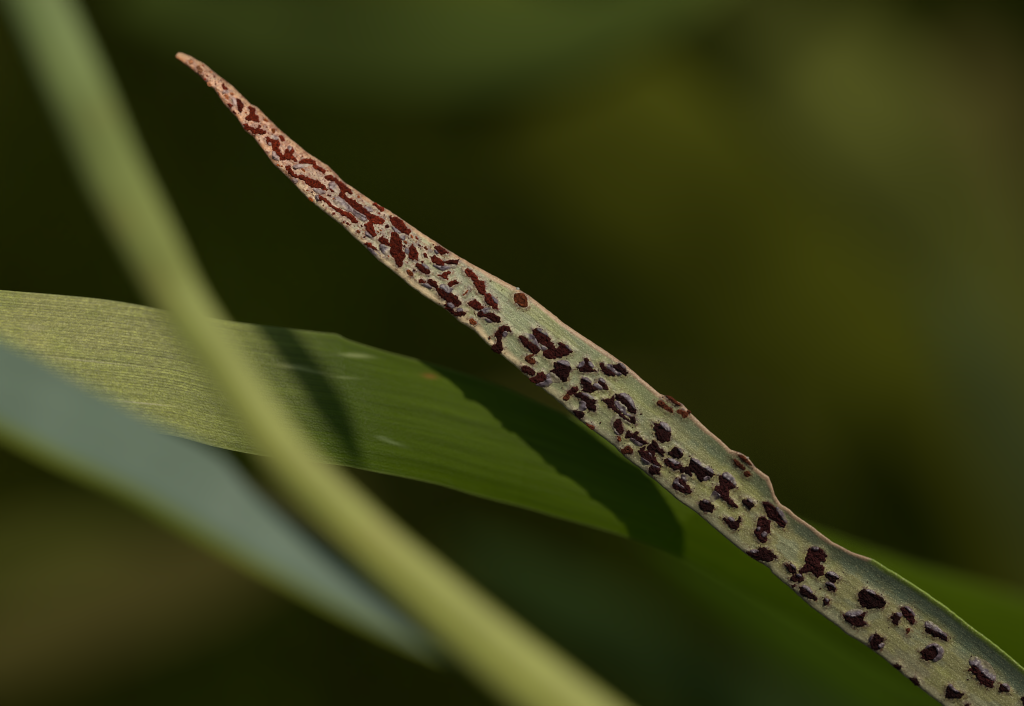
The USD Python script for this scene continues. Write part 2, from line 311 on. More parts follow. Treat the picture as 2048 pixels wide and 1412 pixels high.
# outlines of the open rust pustules ('d'), thin faint ones ('o'), and of the grey lifted skin ('f')
SHAPES = '''
A o 230,160 300,170 320,215 280,225
A o 345,255 390,235 440,290 430,350 380,330
A d 680,500 720,490 770,560 730,570
A f 700,580 770,575 800,610 740,620
A o 730,620 780,640 790,700 745,690
A o 800,600 850,610 860,650 820,640
A d 885,700 930,690 985,770 985,800 955,870 925,850 905,770
A f 830,660 880,680 900,780 850,770
A d 1045,800 1090,795 1135,830 1140,890 1185,940 1195,1005 1140,980 1060,985 1020,950 1060,910 1085,880
A d 990,1040 1030,1020 1075,1065 1160,1090 1260,1115 1285,1140 1220,1165 1130,1150 1070,1110 1010,1085
A o 500,475 530,475 560,510 525,520
B o 150,160 190,150 210,190 180,220
B d 70,270 110,255 150,290 250,310 270,350 235,390 260,450 280,500 330,510 350,440 400,420 450,400 455,460 420,490 480,540 520,590 470,590 420,560 370,560 280,580 240,500 190,440 160,370 100,330
B f 100,330 140,330 160,370 130,380
B f 160,450 200,460 260,540 250,590 190,560
B f 140,230 240,250 260,300 170,290
B d 255,260 300,245 325,280 330,320 290,310
B f 370,380 420,380 430,430 390,460
B d 520,600 600,560 680,555 740,590 760,640 830,690 900,720 860,750 790,710 730,680 700,620 620,620 540,625
B f 450,640 560,620 640,620 690,640 600,670 500,690 440,670
B d 335,655 380,640 420,690 450,760 520,790 560,770 620,800 690,830 790,870 860,920 910,970 850,975 790,940 710,950 640,900 600,850 540,820 470,810 410,760 370,700
B f 440,830 500,820 510,880 460,880
B f 700,950 790,960 900,1000 850,1030 760,1020
B d 870,800 940,780 1000,810 1080,870 1140,920 1210,970 1230,1020 1180,1000 1140,1010 1160,1060 1260,1110 1370,1190 1450,1270 1510,1310 1560,1350 1550,1390 1480,1390 1420,1330 1310,1270 1230,1200 1150,1120 1070,1060 1090,980 1040,900 960,850 900,830
B f 960,850 1010,870 1050,960 1060,1040 1000,1010 940,960 920,900
B f 980,1060 1070,1070 1160,1140 1240,1220 1330,1280 1440,1340 1430,1390 1340,1370 1250,1280 1160,1250 1050,1190 980,1130
B d 770,1060 810,1050 860,1090 910,1110 960,1180 1030,1210 1100,1250 1200,1290 1270,1340 1310,1400 1260,1415 1180,1340 1080,1290 990,1230 930,1180 850,1120 790,1110
B d 940,960 1000,970 1020,1000 960,1000
B f 740,1040 790,1050 800,1110 750,1110
B o 650,1085 690,1080 720,1125 680,1120
B o 1310,1060 1340,1055 1350,1080 1315,1085
B f 1390,1190 1480,1200 1530,1260 1450,1260
C d 430,400 520,390 590,435 580,480 500,490 380,465
C d 435,215 490,225 570,290 565,315 500,280
C d 340,500 400,470 440,500 450,570 480,640 450,665 400,620 350,570
C f 335,580 400,630 450,670 420,680 350,640
C o 220,580 250,570 270,610 235,620
C d 335,750 380,745 450,785 480,830 440,835 380,800
C f 370,800 440,830 500,900 550,945 525,965 470,915 400,860
C d 525,680 570,665 630,700 660,750 690,790 640,790 590,760 535,720
C f 525,760 590,770 670,810 660,860 620,930 580,890 540,830
C d 690,610 730,595 790,640 815,710 835,780 820,840 870,880 880,930 840,960 830,1050 790,1075 760,1020 740,960 700,920 680,850 690,790 680,720
C f 730,590 810,590 880,660 870,710 820,690 780,640
C d 680,400 750,410 850,470 890,530 945,590 920,640 860,610 780,570 710,510 690,460
C f 660,460 700,500 770,570 850,620 800,620 720,580
C d 940,790 985,770 1010,820 1050,900 1055,965 990,975 920,940 940,870
C f 870,820 930,830 930,900 880,890
C d 1015,1020 1060,1020 1110,1070 1190,1110 1210,1140 1190,1165 1120,1150 1060,1100 1030,1060
C f 1100,1020 1180,1050 1200,1100 1130,1070
C o 895,1110 940,1110 980,1150 985,1190 940,1195 905,1160
C d 1265,780 1310,790 1400,840 1450,880 1400,890 1340,895 1300,850
C f 1260,830 1300,850 1330,890 1290,900
C d 1220,940 1270,920 1340,960 1395,1010 1395,1060 1330,1050 1270,1010 1230,980
C d 1410,1000 1480,980 1560,985 1600,965 1575,1020 1500,1025 1430,1025
C f 1230,1030 1330,1060 1440,1060 1560,1050 1560,1090 1450,1090 1380,1130 1310,1080
C d 1330,1180 1400,1160 1450,1130 1480,1150 1440,1190 1460,1235 1420,1230 1370,1200
C d 1050,1250 1100,1235 1150,1270 1140,1290 1080,1280
C d 1170,1250 1220,1240 1290,1280 1320,1330 1290,1350 1220,1310 1180,1280
C f 1080,1290 1160,1290 1250,1350 1200,1360 1110,1320
D d 505,600 540,560 600,545 640,570 600,595 530,630
D f 430,600 500,590 530,630 600,640 560,690 510,720 450,660 390,620
D d 350,660 400,640 460,690 530,720 600,740 650,790 690,840 680,880 620,900 590,870 560,930 620,970 700,960 750,970 740,1010 680,1020 580,1000 540,950 480,920 470,860 490,820 430,770 380,720
D f 500,850 550,840 600,890 570,930 520,900
D f 620,930 690,910 720,950 650,960
D d 735,400 790,390 850,440 900,500 920,550 990,560 1005,640 1010,700 985,740 930,700 880,620 850,550 800,490 745,440
D d 1010,720 1060,715 1110,780 1170,870 1180,930 1120,910 1060,860 1010,820
D f 1090,750 1160,790 1190,840 1150,850 1110,790
D d 780,850 830,820 880,810 930,860 1000,910 950,940 870,920 810,880
D f 940,940 1010,920 1090,900 1120,950 1050,980 990,1000
D d 910,970 960,960 1000,1000 1060,980 1110,980 1150,1020 1200,1050 1225,1110 1160,1110 1080,1070 1020,1030 960,1030 920,1010
D f 1000,1040 1070,1080 1120,1110 1040,1110
D o 800,1070 840,1055 890,1100 895,1135 850,1140 795,1120
D o 1395,740 1450,710 1540,730 1570,790 1590,870 1560,910 1500,890 1430,850 1400,800
D o 715,740 790,650 808,655 740,735
E d 470,650 540,610 590,640 620,700 570,690 530,680 500,730 490,800 490,870 510,920 490,980 450,990 400,960 355,920 380,880 430,850 440,790 400,740 430,700
E f 510,700 560,690 580,740 520,770
E d 730,755 790,760 850,810 930,870 1030,950 980,970 930,990 850,930 780,860
E f 760,730 830,720 910,730 950,800 1000,900 1030,940 960,890 880,830 800,770
E d 915,660 970,660 1040,710 1110,760 1160,830 1190,900 1150,920 1060,890 980,830 930,740
E f 950,650 1030,650 1090,700 1130,770 1060,730 990,690
E f 1010,850 1080,880 1120,930 1050,950 1020,900
E d 1060,950 1120,940 1190,890 1230,940 1280,900 1265,850 1310,850 1350,890 1440,960 1400,990 1330,1020 1220,1050 1120,1060 1060,1010
E f 1350,870 1400,900 1440,960 1380,920
E o 805,1040 860,1015 910,1060 950,1100 930,1140 860,1120 815,1080
E o 860,1000 930,1000 900,1030 850,1040
E d 760,1170 830,1160 890,1190 940,1250 900,1290 830,1250 770,1220
E d 870,1330 950,1310 980,1260 1040,1240 1080,1290 1090,1350 1040,1370 960,1390 900,1360
F f 270,870 360,840 440,800 420,740 470,700 540,730 650,830 600,840 500,840 460,890 400,900 320,885
F d 515,580 590,570 680,600 770,660 720,700 700,770 690,820 640,810 560,750 480,690 530,650
F f 560,550 650,540 720,560 750,630 690,610 600,580
F d 840,640 890,640 930,590 940,530 980,530 990,600 1050,660 1095,690 1040,700 950,690 880,690
F f 860,590 930,540 940,590 890,640 850,640
F f 980,550 1050,590 1060,650 1000,610
F d 1130,590 1170,575 1220,640 1290,680 1340,720 1330,755 1270,750 1210,710 1170,650
F f 1190,600 1290,590 1330,640 1350,690 1450,730 1380,750 1320,700 1240,650
F d 1310,610 1390,590 1460,650 1510,720 1480,745 1420,710 1340,650
F f 1400,570 1460,590 1500,660 1450,640
F d 890,790 940,800 1010,850 1060,900 1110,940 1050,970 960,970 910,950 940,910 900,860
F f 900,770 980,780 1040,840 1000,840 940,800
F f 1050,860 1110,850 1150,880 1200,930 1140,930 1080,900
F d 1110,840 1150,810 1200,850 1240,900 1250,930 1200,930 1150,880
F f 1120,790 1180,780 1220,840 1190,850 1150,810
F d 700,970 760,940 760,900 820,910 840,890 845,940 800,980 760,1000 710,1000
F o 640,1030 700,1000 730,1010 740,1050 690,1080 650,1080
F d 800,1000 850,980 920,1000 1000,1050 1085,1090 1060,1130 1085,1160 1070,1225 1010,1210 950,1170 970,1120 900,1060 830,1030
F f 880,980 960,980 1040,1040 1080,1080 1020,1070 940,1020
F f 870,1080 940,1100 960,1150 960,1210 890,1230 830,1230 870,1170
F d 790,1220 840,1230 930,1250 920,1300 880,1325 830,1290
G d 315,530 380,530 450,490 460,540 440,590 480,650 540,690 580,750 650,800 720,830 745,855 680,840 600,800 530,740 470,680 390,620 340,570
G d 470,465 530,470 610,520 680,600 745,680 740,715 680,700 630,680 640,630 560,570 490,520
G f 520,450 610,440 690,500 735,600 740,680 690,600 620,520
G f 460,550 520,550 590,610 640,650 610,710 690,730 680,760 610,740 540,670 480,610
G d 660,770 720,760 750,820 740,860 690,830
G d 480,800 540,800 560,870 580,960 550,1000 490,950 450,880 465,830
G f 420,770 490,730 560,750 600,800 700,860 620,860 560,820 480,790 440,880 500,970 540,1020 460,970 420,870
G o 490,1030 530,1020 550,1080 520,1100
G d 620,1010 650,950 670,980 720,1010 760,960 780,990 760,1020 810,1050 870,1090 900,1130 850,1130 770,1080 700,1040 600,1050
G f 660,1050 720,1060 800,1120 860,1140 800,1160 720,1110
G d 910,1160 970,1130 980,1080 1020,1090 1040,1150 1060,1210 1110,1200 1140,1240 1120,1285 1080,1260 1010,1220 990,1280 930,1260 920,1200
G d 1000,850 1060,850 1110,900 1180,960 1215,1000 1190,1080 1120,1105 1060,1080 1020,1000
G f 1070,840 1130,830 1200,880 1230,970 1180,960 1110,900
G d 1190,1250 1240,1210 1265,1165 1310,1190 1395,1280 1340,1320 1280,1310 1220,1280
G f 1310,1180 1370,1200 1390,1260 1340,1230
G o 1020,590 1070,540 1120,570 1200,630 1260,690 1240,715 1160,670 1080,620
G o 1310,670 1370,670 1440,700 1460,740 1400,790 1370,740 1310,710
G o 1140,480 1220,490 1290,550 1360,600 1330,615 1240,560
G o 1440,670 1480,680 1490,720 1450,725
G o 545,1210 600,1190 640,1150 690,1180 710,1230 690,1270 620,1250 580,1260
G o 75,840 120,870 180,890 195,930 170,940 110,890
H d 520,490 560,470 620,490 650,540 640,470 690,440 730,500 720,560 770,630 820,680 780,690 700,650 620,610 560,560
H d 540,440 600,430 590,470 550,480
H f 540,560 600,600 680,650 780,690 800,720 720,700 640,670 570,610
H d 655,700 720,690 800,740 795,790 740,795 670,770
H f 650,500 690,520 700,580 660,550
H d 850,600 910,590 960,640 1010,670 1080,650 1100,690 1060,720 1010,740 940,700 890,650
H f 900,580 980,590 1080,640 1030,670 960,630
H d 1070,730 1130,700 1190,700 1210,640 1230,590 1290,640 1380,700 1470,760 1530,800 1500,830 1430,810 1400,850 1380,900 1330,860 1290,790 1210,750 1240,830 1180,790 1110,770
H f 1220,580 1290,590 1400,660 1510,720 1535,790 1460,750 1350,680 1270,630
H f 1390,850 1440,820 1500,840 1450,880 1400,890
H f 1090,830 1130,770 1190,800 1210,860 1160,900 1110,860
H d 980,930 1040,850 1100,870 1150,930 1220,1010 1210,1050 1130,1045 1040,1000 985,960
H f 980,900 1030,850 1060,850 1040,900 1100,940 1150,990 1080,970 1010,930
I d 665,560 720,560 790,610 890,700 850,720 790,720 790,780 780,830 830,880 900,965 850,970 770,900 690,830 620,750 590,700 630,680 680,700 670,630
I f 690,530 760,490 840,540 890,620 885,690 800,610 730,570
I f 540,840 590,740 650,790 690,830 620,860 590,910 550,890
I d 385,940 420,890 480,910 520,900 600,970 570,1000 560,1045 490,1030 430,1000
I f 430,870 500,870 540,900 480,920
I d 985,860 1040,870 1130,930 1080,990 1040,960 990,920
I f 1040,850 1090,870 1120,920 1070,900
I d 700,1115 760,1120 830,1160 890,1170 940,1100 950,1150 920,1190 940,1240 890,1275 830,1240 770,1190
I f 770,1110 830,1100 880,1150 830,1160
I o 850,310 900,340 960,400 1010,440 1010,470 940,450 880,390
I o 990,500 1040,480 1095,530 1060,570 1000,550
I o 900,260 960,265 1020,310 1100,390 1110,420 1060,400 980,330
J d 720,240 780,240 860,300 940,400 1020,530 990,575 940,530 860,470 780,430 750,340
J f 870,290 940,320 1030,440 1040,510 1000,490 930,390
J d 660,440 730,430 760,460 810,480 800,570 800,640 760,650 770,740 730,780 680,760 640,700 600,630 640,570 640,500
J f 690,650 740,620 780,660 740,710 700,700
J f 640,570 680,560 670,610 640,610
J d 500,905 560,920 650,910 670,840 740,850 840,910 900,980 850,990 810,1030 720,1020 660,1010 570,965
J f 530,880 640,870 660,900 570,920
J d 1340,850 1400,860 1500,860 1560,960 1540,1020 1470,1040 1530,1120 1520,1200 1450,1250 1390,1190 1330,1150 1270,1180 1230,1200 1210,1150 1260,1100 1290,1060 1290,980 1310,920
J f 1360,830 1440,830 1470,870 1400,880
J d 1010,1070 1080,1070 1140,1120 1160,1180 1110,1200 1050,1140
J f 1080,1060 1150,1090 1160,1150 1120,1110
J d 1080,1250 1140,1230 1160,1200 1230,1210 1250,1270 1220,1310 1150,1300 1090,1280
J f 1160,1200 1220,1190 1240,1240 1190,1230
K d 740,600 800,590 840,610 930,650 880,660 850,720 870,770 860,820 800,800 760,740 800,700 830,670 770,640
K f 760,570 830,550 900,600 930,650 860,620 800,600
K f 740,710 800,690 870,740 890,790 830,740 780,730
K d 400,770 440,770 520,830 590,880 635,920 610,945 540,920 450,890 410,830
K f 420,750 490,740 560,810 580,860 500,810
K d 715,950 760,910 800,950 780,1000 740,1010
K f 740,920 790,930 780,970 745,960
K d 290,750 340,740 330,775 300,775
L d 400,360 470,330 560,380 640,410 700,440 740,520 700,570 620,570 560,565 530,590 480,570 410,530 400,470 385,420
L f 450,335 550,330 630,390 600,400 540,370
L d 180,670 240,680 300,700 370,690 480,630 450,690 440,740 490,800 430,820 370,830 290,800 210,740
L f 200,650 260,610 380,590 460,630 380,680 300,700 230,680
L d 815,710 860,690 870,645 900,680 945,710 920,750 905,795 860,780 855,730
L d 960,580 1020,575 1080,610 1120,690 1140,770 1110,785 1050,740 990,670
L f 1000,555 1060,560 1130,640 1150,710 1110,650 1050,600
L f 890,640 960,640 970,690 920,690
L o 1015,870 1060,850 1075,880 1040,930 1020,930 1040,890
L d 530,1040 570,960 620,930 680,970 725,990 690,1050 650,1070 680,1120 630,1145 570,1120
L f 520,970 590,940 570,980 530,1040
L f 640,1080 700,1050 745,1070 700,1120 660,1110
L d 865,1345 910,1330 950,1370 960,1395 900,1395
M d 290,350 340,370 420,410 520,440 585,490 565,530 480,490 400,470 350,440 295,410
M f 280,280 340,265 440,330 510,400 580,460 570,490 450,410 350,370 290,340
M d 225,680 280,660 340,620 410,600 460,670 450,740 400,780 310,800 250,760
M f 270,640 350,580 430,570 520,620 545,690 500,780 410,820 390,790 450,740 460,670 410,600 330,630
M d 880,930 910,870 960,860 1000,920 1070,980 1140,1040 1210,1080 1190,1150 1130,1150 1040,1110 970,1020 920,960
M f 870,800 910,750 980,750 1100,800 1190,890 1240,1000 1220,1090 1140,1040 1060,970 960,860 890,860
M d 1285,1160 1310,1120 1360,1160 1420,1220 1360,1215 1300,1200
M f 1310,1110 1380,1110 1430,1170 1420,1210 1360,1150
M d 565,1290 580,1200 590,1140 630,1140 650,1190 720,1220 790,1250 760,1300 660,1300
M f 590,1120 640,1120 680,1190 760,1220 690,1220 620,1180
M d 85,1050 130,1030 190,1070 200,1120 150,1125 110,1095
M d 1595,1310 1614,1290 1640,1330 1614,1400 1600,1370
M d 820,1400 860,1395 870,1440 820,1440
'''


def chaikin(p, k=1):
    for _ in range(k):
        q = np.roll(p, -1, 0)
        p = np.stack([0.75 * p + 0.25 * q, 0.25 * p + 0.75 * q], 1).reshape(-1, 2)
    return p


def resample(p, step):
    q = np.vstack([p, p[:1]])
    d = np.r_[0, np.cumsum(np.linalg.norm(np.diff(q, axis=0), axis=1))]
    n = max(8, int(d[-1] / step))
    t = np.linspace(0, d[-1], n, endpoint=False)
    return np.stack([np.interp(t, d, q[:, 0]), np.interp(t, d, q[:, 1])], 1)


pustules, flaps = [], []
for line in SHAPES.strip().splitlines():
    w, k, *pts = line.split()
    p = np.array([[float(a) for a in q.split(',')] for q in pts]) * ZS + WIN[w]
    if k != 'd':
        p = chaikin(p, 1 if k == 'o' else 2)
    p = np.array(Polygon(p).buffer(0).buffer(1.5 if k == 'd' else 1.0, join_style='mitre', mitre_limit=1.6).exterior.coords)[:-1] if Polygon(p).buffer(0).geom_type == 'Polygon' else p
    (flaps if k == 'f' else pustules).append((k, p))


def poly(p):
    # a simple polygon of the outline
    g = Polygon(p)
    if not g.is_valid:
        g = g.buffer(0)
        if g.geom_type != 'Polygon':
            g = max(g.geoms, key=lambda x: x.area)
    return g


def patch(p, step, seed, rough):
    """Triangulated interior of a picture outline: points, triangles, distance to the edge (pixels)."""
    r = np.random.default_rng(seed)
    b = resample(p, step * 0.8)
    if rough:
        nz = (meshkit.fbm(np.c_[b / 3.2, np.full(len(b), seed * 1.7)], 3, seed) - 0.5) * 2 * rough
        c = b.mean(0)
        t = np.roll(b, -1, 0) - np.roll(b, 1, 0)
        nn = np.stack([t[:, 1], -t[:, 0]], 1) / (np.linalg.norm(t, axis=1, keepdims=True) + 1e-9)
        b = b + nn * nz[:, None]
    g = poly(b)
    b = resample(np.array(g.exterior.coords)[:-1], step * 0.8)
    g = poly(b)
    x0, y0, x1, y1 = g.bounds
    gx, gy = np.meshgrid(np.arange(x0, x1, step), np.arange(y0, y1, step))
    q = np.stack([gx.ravel(), gy.ravel()], 1) + r.uniform(-0.3, 0.3, (gx.size, 2)) * step
    tree = cKDTree(b)
    q = q[contains_xy(g, q[:, 0], q[:, 1])]
    if len(q):
        q = q[tree.query(q)[0] > step * 0.55]
    P = np.vstack([b, q])
    f = Delaunay(P).simplices
    cen = P[f].mean(1)
    f = f[contains_xy(g, cen[:, 0], cen[:, 1])]
    a = P[f]
    cr = (a[:, 1, 0] - a[:, 0, 0]) * (a[:, 2, 1] - a[:, 0, 1]) - (a[:, 1, 1] - a[:, 0, 1]) * (a[:, 2, 0] - a[:, 0, 0])
    f[cr > 0] = f[cr > 0][:, ::-1]                           # face the viewer (picture y runs down)
    dist = np.r_[np.zeros(len(b)), tree.query(q)[0] if len(q) else []]
    return P, f, dist


taken = cKDTree(np.vstack([resample(p, 2.0) for _, p in pustules]))
er = np.random.default_rng(31)
for _ in range(2600):
    a_ = er.uniform(375, 1000)
    l_, u_ = edges(a_)
    b_ = l_ + (u_ - l_) * er.uniform(0.12, 0.88)
    x, y = from_sn(a_, b_)
    ln_ = er.uniform(2.5, 7.5) * (0.8 if a_ < 480 else 1)
    wd_ = ln_ * er.uniform(0.3, 0.6)
    if taken.query((x, y))[0] < 0.8 * ln_ + 1.5 or min(b_ - l_, u_ - b_) < wd_ + 1.5:
        continue
    th = np.linspace(0, 2 * np.pi, 9)[:-1] + er.uniform(0, 1)
    rr = er.uniform(0.7, 1.25, 8)
    dl, dw = rr * ln_ * np.cos(th), rr * wd_ * np.sin(th)
    w_ = er.uniform(-0.4, 0.4)
    ax = DS * math.cos(w_) + DN * math.sin(w_)
    q = np.stack([x + ax[0] * dl - ax[1] * dw, y + ax[1] * dl + ax[0] * dw], 1)
    pustules.append(('d' if er.random() < 0.6 else 'o', q))
    taken = cKDTree(np.vstack([resample(p, 2.0) for _, p in pustules]))
    if len(pustules) > 225:
        break
inner = []
for _, p in pustules:
    g = poly(p)
    x0, y0, x1, y1 = g.bounds
    gx, gy = np.meshgrid(np.arange(x0, x1, 2.0), np.arange(y0, y1, 2.0))
    inner += [np.stack([gx.ravel(), gy.ravel()], 1)[contains_xy(g, gx.ravel(), gy.ravel())], resample(p, 2.0)]
MOUND = cKDTree(np.vstack(inner))

# blade: face and back, joined along the margins
s = np.r_[np.linspace(S0, 2560, 1500), np.linspace(2566, S1, 20)]
v = 0.5 - 0.5 * np.cos(np.linspace(0, np.pi, 90))
v = 0.6 * np.linspace(0, 1, 90) + 0.4 * v
lo, up = edges(s)
jag = 1.6 * (meshkit.fbm(np.stack([s / 9, s * 0, s * 0], -1), 3, 11) - 0.5)
jag2 = 1.6 * (meshkit.fbm(np.stack([s / 9, s * 0 + 4, s * 0], -1), 3, 12) - 0.5)
tipk = smoothstep(S0, S0 + 20, s)
nn_ = (lo + jag * tipk)[:, None] * (1 - v) + (up + jag2 * tipk)[:, None] * v
ss_ = np.broadcast_to(s[:, None], nn_.shape)
px_, py_ = from_sn(ss_, nn_)
tow = leaf_tow(ss_, nn_)
edge_mm = np.minimum(v, 1 - v)[None] * (up - lo)[:, None] * KPX * D * 1000
roll = np.clip(edge_mm / 0.22, 0, 1)
half = 0.17 * np.sqrt(np.clip(1 - (1 - roll) ** 2, 0, 1))
front = W(px_, py_, tow - 0.17 + half)
back = W(px_, py_, tow - 0.17 - half)
front, back = to_ground(front, widen=1.5), to_ground(back, widen=1.5)
nr = min(len(front), len(back))
front, back = front[:nr], back[:nr]

# colour of the blade
dark_pts = np.vstack([resample(p, 2.0) for _, p in pustules])
kd = cKDTree(dark_pts)
dist = np.full(px_.shape, 60.0)
inview = (px_ > 300) & (px_ < 2150)
dist[inview] = kd.query(np.stack([px_[inview], py_[inview]], 1))[0]
nz1 = meshkit.fbm(np.stack([ss_ / 40, nn_ / 18, ss_ * 0], -1), 4, 21)
nz2 = meshkit.fbm(np.stack([ss_ / 9, nn_ / 5, ss_ * 0 + 3], -1), 4, 22)
nz3 = meshkit.fbm(np.stack([ss_ / 90, nn_ / 40, ss_ * 0 + 9], -1), 3, 23)
w_px = (up - lo)[:, None]
el, eu = v[None] * w_px, (1 - v)[None] * w_px              # picture distance from lower and upper margin
tan, cream = np.array([0.68, 0.285, 0.11]), np.array([0.66, 0.50, 0.30])
base = mixc([0.26, 0.28, 0.135], [0.285, 0.265, 0.105], smoothstep(1250, 1800, ss_))
base = mixc(base, [0.25, 0.27, 0.16], 0.6 * smoothstep(0.45, 0.65, nz1))
base = mixc(base, [0.34, 0.34, 0.10], 0.55 * smoothstep(0.52, 0.68, nz3) * smoothstep(800, 1000, ss_))
base = mixc(base, [0.36, 0.33, 0.22], smoothstep(1000, 650, ss_))
strk = meshkit.fbm(np.stack([ss_ / 300, nn_ / 3.2, ss_ * 0 + 50], -1), 2, 34)
base = base * (0.70 + 0.60 * strk)[..., None]
base = mixc(base, tan * 1.08, smoothstep(800, 620, ss_ + 160 * (nz1 - 0.5)))
base = mixc(base, [0.50, 0.38, 0.27], 0.3 * smoothstep(0.5, 0.62, nz2) * smoothstep(900, 700, ss_) * smoothstep(460, 560, ss_))
base = mixc(base, [0.155, 0.205, 0.125], np.interp(ss_, [1250, 1600, 2000, 2100], [0, 0.5, 0.6, 0.9]) * smoothstep(0.66, 0.84, v[None] + 0.2 * (nz1 - 0.5)))  # blue-green fold band, partly painted shade where it turns from the sun
base = mixc(base, [0.29, 0.22, 0.13], 0.5 * smoothstep(2050, 2350, ss_) * smoothstep(0.5, 0.15, v[None]) * smoothstep(0.4, 0.6, nz1))
halo = np.exp(-np.maximum(dist, 0) / 4.5)
base = mixc(base, mixc([0.58, 0.36, 0.26], [0.33, 0.24, 0.10], smoothstep(900, 1500, ss_)), 0.75 * halo * (0.5 + nz2 * 0.8))
base = base * (1 - 0.08 * smoothstep(750, 1000, ss_) - 0.08 * smoothstep(1200, 1600, ss_))[..., None] * np.array([0.97, 1.0, 1.06])
mlow = smoothstep(20, 8, el + 14 * (nz1 - 0.5)) * smoothstep(540, 800, ss_) * smoothstep(1500, 1150, ss_)
base = mixc(base, cream, 0.9 * mlow)
base = mixc(base, [0.27, 0.25, 0.16], 0.7 * smoothstep(22, 6, el + 10 * (nz2 - 0.5)) * smoothstep(1200, 1500, ss_))
mup = smoothstep(11, 5, eu + 7 * (nz1 - 0.5)) * smoothstep(2070, 2055, ss_)
base = mixc(base, mixc([0.50, 0.30, 0.17], [0.37, 0.23, 0.14], smoothstep(900, 1400, ss_)), 0.9 * mup)
base = mixc(base, [0.26, 0.12, 0.05], 0.7 * np.exp(-((eu - 15 - 5 * (nz3 - 0.5)) / 1.6) ** 2) * smoothstep(1150, 1000, ss_) * smoothstep(420, 560, ss_))
base = mixc(base, [0.18, 0.25, 0.03], smoothstep(15, 6, eu) * smoothstep(2055, 2070, ss_))  # bright upper rim: light coming through the edge, painted as yellow-green
red = smoothstep(0.55, 0.66, meshkit.fbm(np.stack([ss_ / 11, nn_ / 6, ss_ * 0 + 40], -1), 4, 35)) * smoothstep(1000, 650, ss_)
base = mixc(base, [0.24, 0.07, 0.03], 0.75 * red * smoothstep(370, 420, ss_))
stain = np.exp(-dist / 4.2) * smoothstep(0.44, 0.60, meshkit.fbm(np.stack([ss_ / 7, nn_ / 6, ss_ * 0 + 30], -1), 3, 33))
base = mixc(base, mixc([0.26, 0.125, 0.095], [0.10, 0.065, 0.06], smoothstep(480, 1100, ss_)), 0.8 * np.clip(1.5 * stain, 0, 1))
dust = np.exp(-dist / 9.0) * smoothstep(0.60, 0.74, meshkit.fbm(np.stack([ss_ / 3.0, nn_ / 3.0, ss_ * 0 + 60], -1), 3, 36))
base = mixc(base, mixc([0.24, 0.075, 0.025], [0.10, 0.04, 0.018], smoothstep(700, 1400, ss_)), 0.9 * np.clip(1.3 * dust, 0, 1))
base = base * (0.88 + 0.4 * nz2)[..., None]
base = mixc(base, base * [0.55, 0.45, 0.4], smoothstep(0.68, 0.78, meshkit.fbm(np.stack([ss_ / 5, nn_ / 4, ss_ * 0 + 14], -1), 3, 31)) * 0.5)
colr = np.concatenate([base, np.repeat(base[-1:], nr - len(base), 0)])
fv, fm = nr, len(v)
ff = grid_faces(fv, fm)
P_all = np.vstack([front.reshape(-1, 3), back.reshape(-1, 3)])
tri = np.vstack([ff[:, ::-1], ff + fv * fm])
# orientation check against the viewer
a = P_all[tri[1000]]
if np.dot(np.cross(a[1] - a[0], a[2] - a[0]), CAM - a[0]) < 0:
    tri = tri[:, ::-1]
st = uv_of(front, np.r_[0, np.cumsum(np.linalg.norm(np.diff(front.mean(1), axis=0), axis=1))])
rust = thing('rusted_leaf', 'narrow pale green leaf with tan tip, speckled with dark brown rust pustules', 'leaf')
put('blade', P_all, tri, rust_leaf_mat, rust, True, np.vstack([colr.reshape(-1, 3)] * 2), np.vstack([st, st]))

# pustules and lifted skin
cents = np.array([p.mean(0) for _, p in pustules])
pst = []
for i, (k, p) in enumerate(pustules):
    P, f, dist_ = patch(p, 1.9, 100 + i, 4.2 if k == 'd' else 2.2)
    if not len(f):
        pst.append(None)
        continue
    ps, pn = SN(P[:, 0], P[:, 1])
    hmax = (0.10 if k == 'd' else 0.07) * np.interp(ps.mean(), [340, 600, 900], [0.5, 0.75, 1.0])
    mm = dist_ * KPX * D * 1000
    h = hmax * np.sqrt(np.clip(1 - (1 - np.clip(mm / (hmax * 1.15), 0, 1)) ** 2, 0, 1))
    g1 = meshkit.fbm(np.c_[P / 6.0, np.full(len(P), 2.0)], 3, 41) - 0.5
    g2 = rng.uniform(-0.5, 0.5, len(P))
    h = h * (1 + 0.9 * g1) + (0.07 * g2 + 0.14 * g1) * np.clip(mm / 0.1, 0, 1) - 0.02
    h = np.maximum(h, 0.012 * np.clip(mm / 0.04, -1, 1) - 0.004)
    verts = W(P[:, 0], P[:, 1], leaf_tow(ps, pn) + h)
    tt = smoothstep(600, 1500, ps)
    c = mixc([0.088, 0.0095, 0.0022], [0.0145, 0.0030, 0.0028], tt)
    if k == 'o':
        c = mixc([0.24, 0.06, 0.014], [0.085, 0.022, 0.009], smoothstep(700, 1500, ps))
        c = c + smoothstep(520, 420, ps)[:, None] * np.array([0.12, 0.09, 0.06])
    c = mixc(c, c * [2.0, 1.7, 1.3], np.exp(-dist_ / 1.0) * 0.4)
    c = c * (rng.choice([0.6, 0.85, 1.0, 1.15, 1.5]) if k == 'd' else rng.choice([0.5, 0.7, 0.9]))
    c = mixc(c, c * [2.0, 2.1, 2.0], (0.6 if k == 'd' else 0.3) * smoothstep(0.56, 0.72, meshkit.fbm(np.c_[P / 5.0, np.full(len(P), 9.0)], 3, 42)))
    c = c * (0.6 + 0.8 * rng.random(len(P)))[:, None]
    pr = put('rust_pustule', verts, f, spore_mat, rust, False, c)
    if k == 'o':
        pr.SetCustomDataByKey('label', 'small orange-brown rust pustule barely open')
    pst.append(pr)
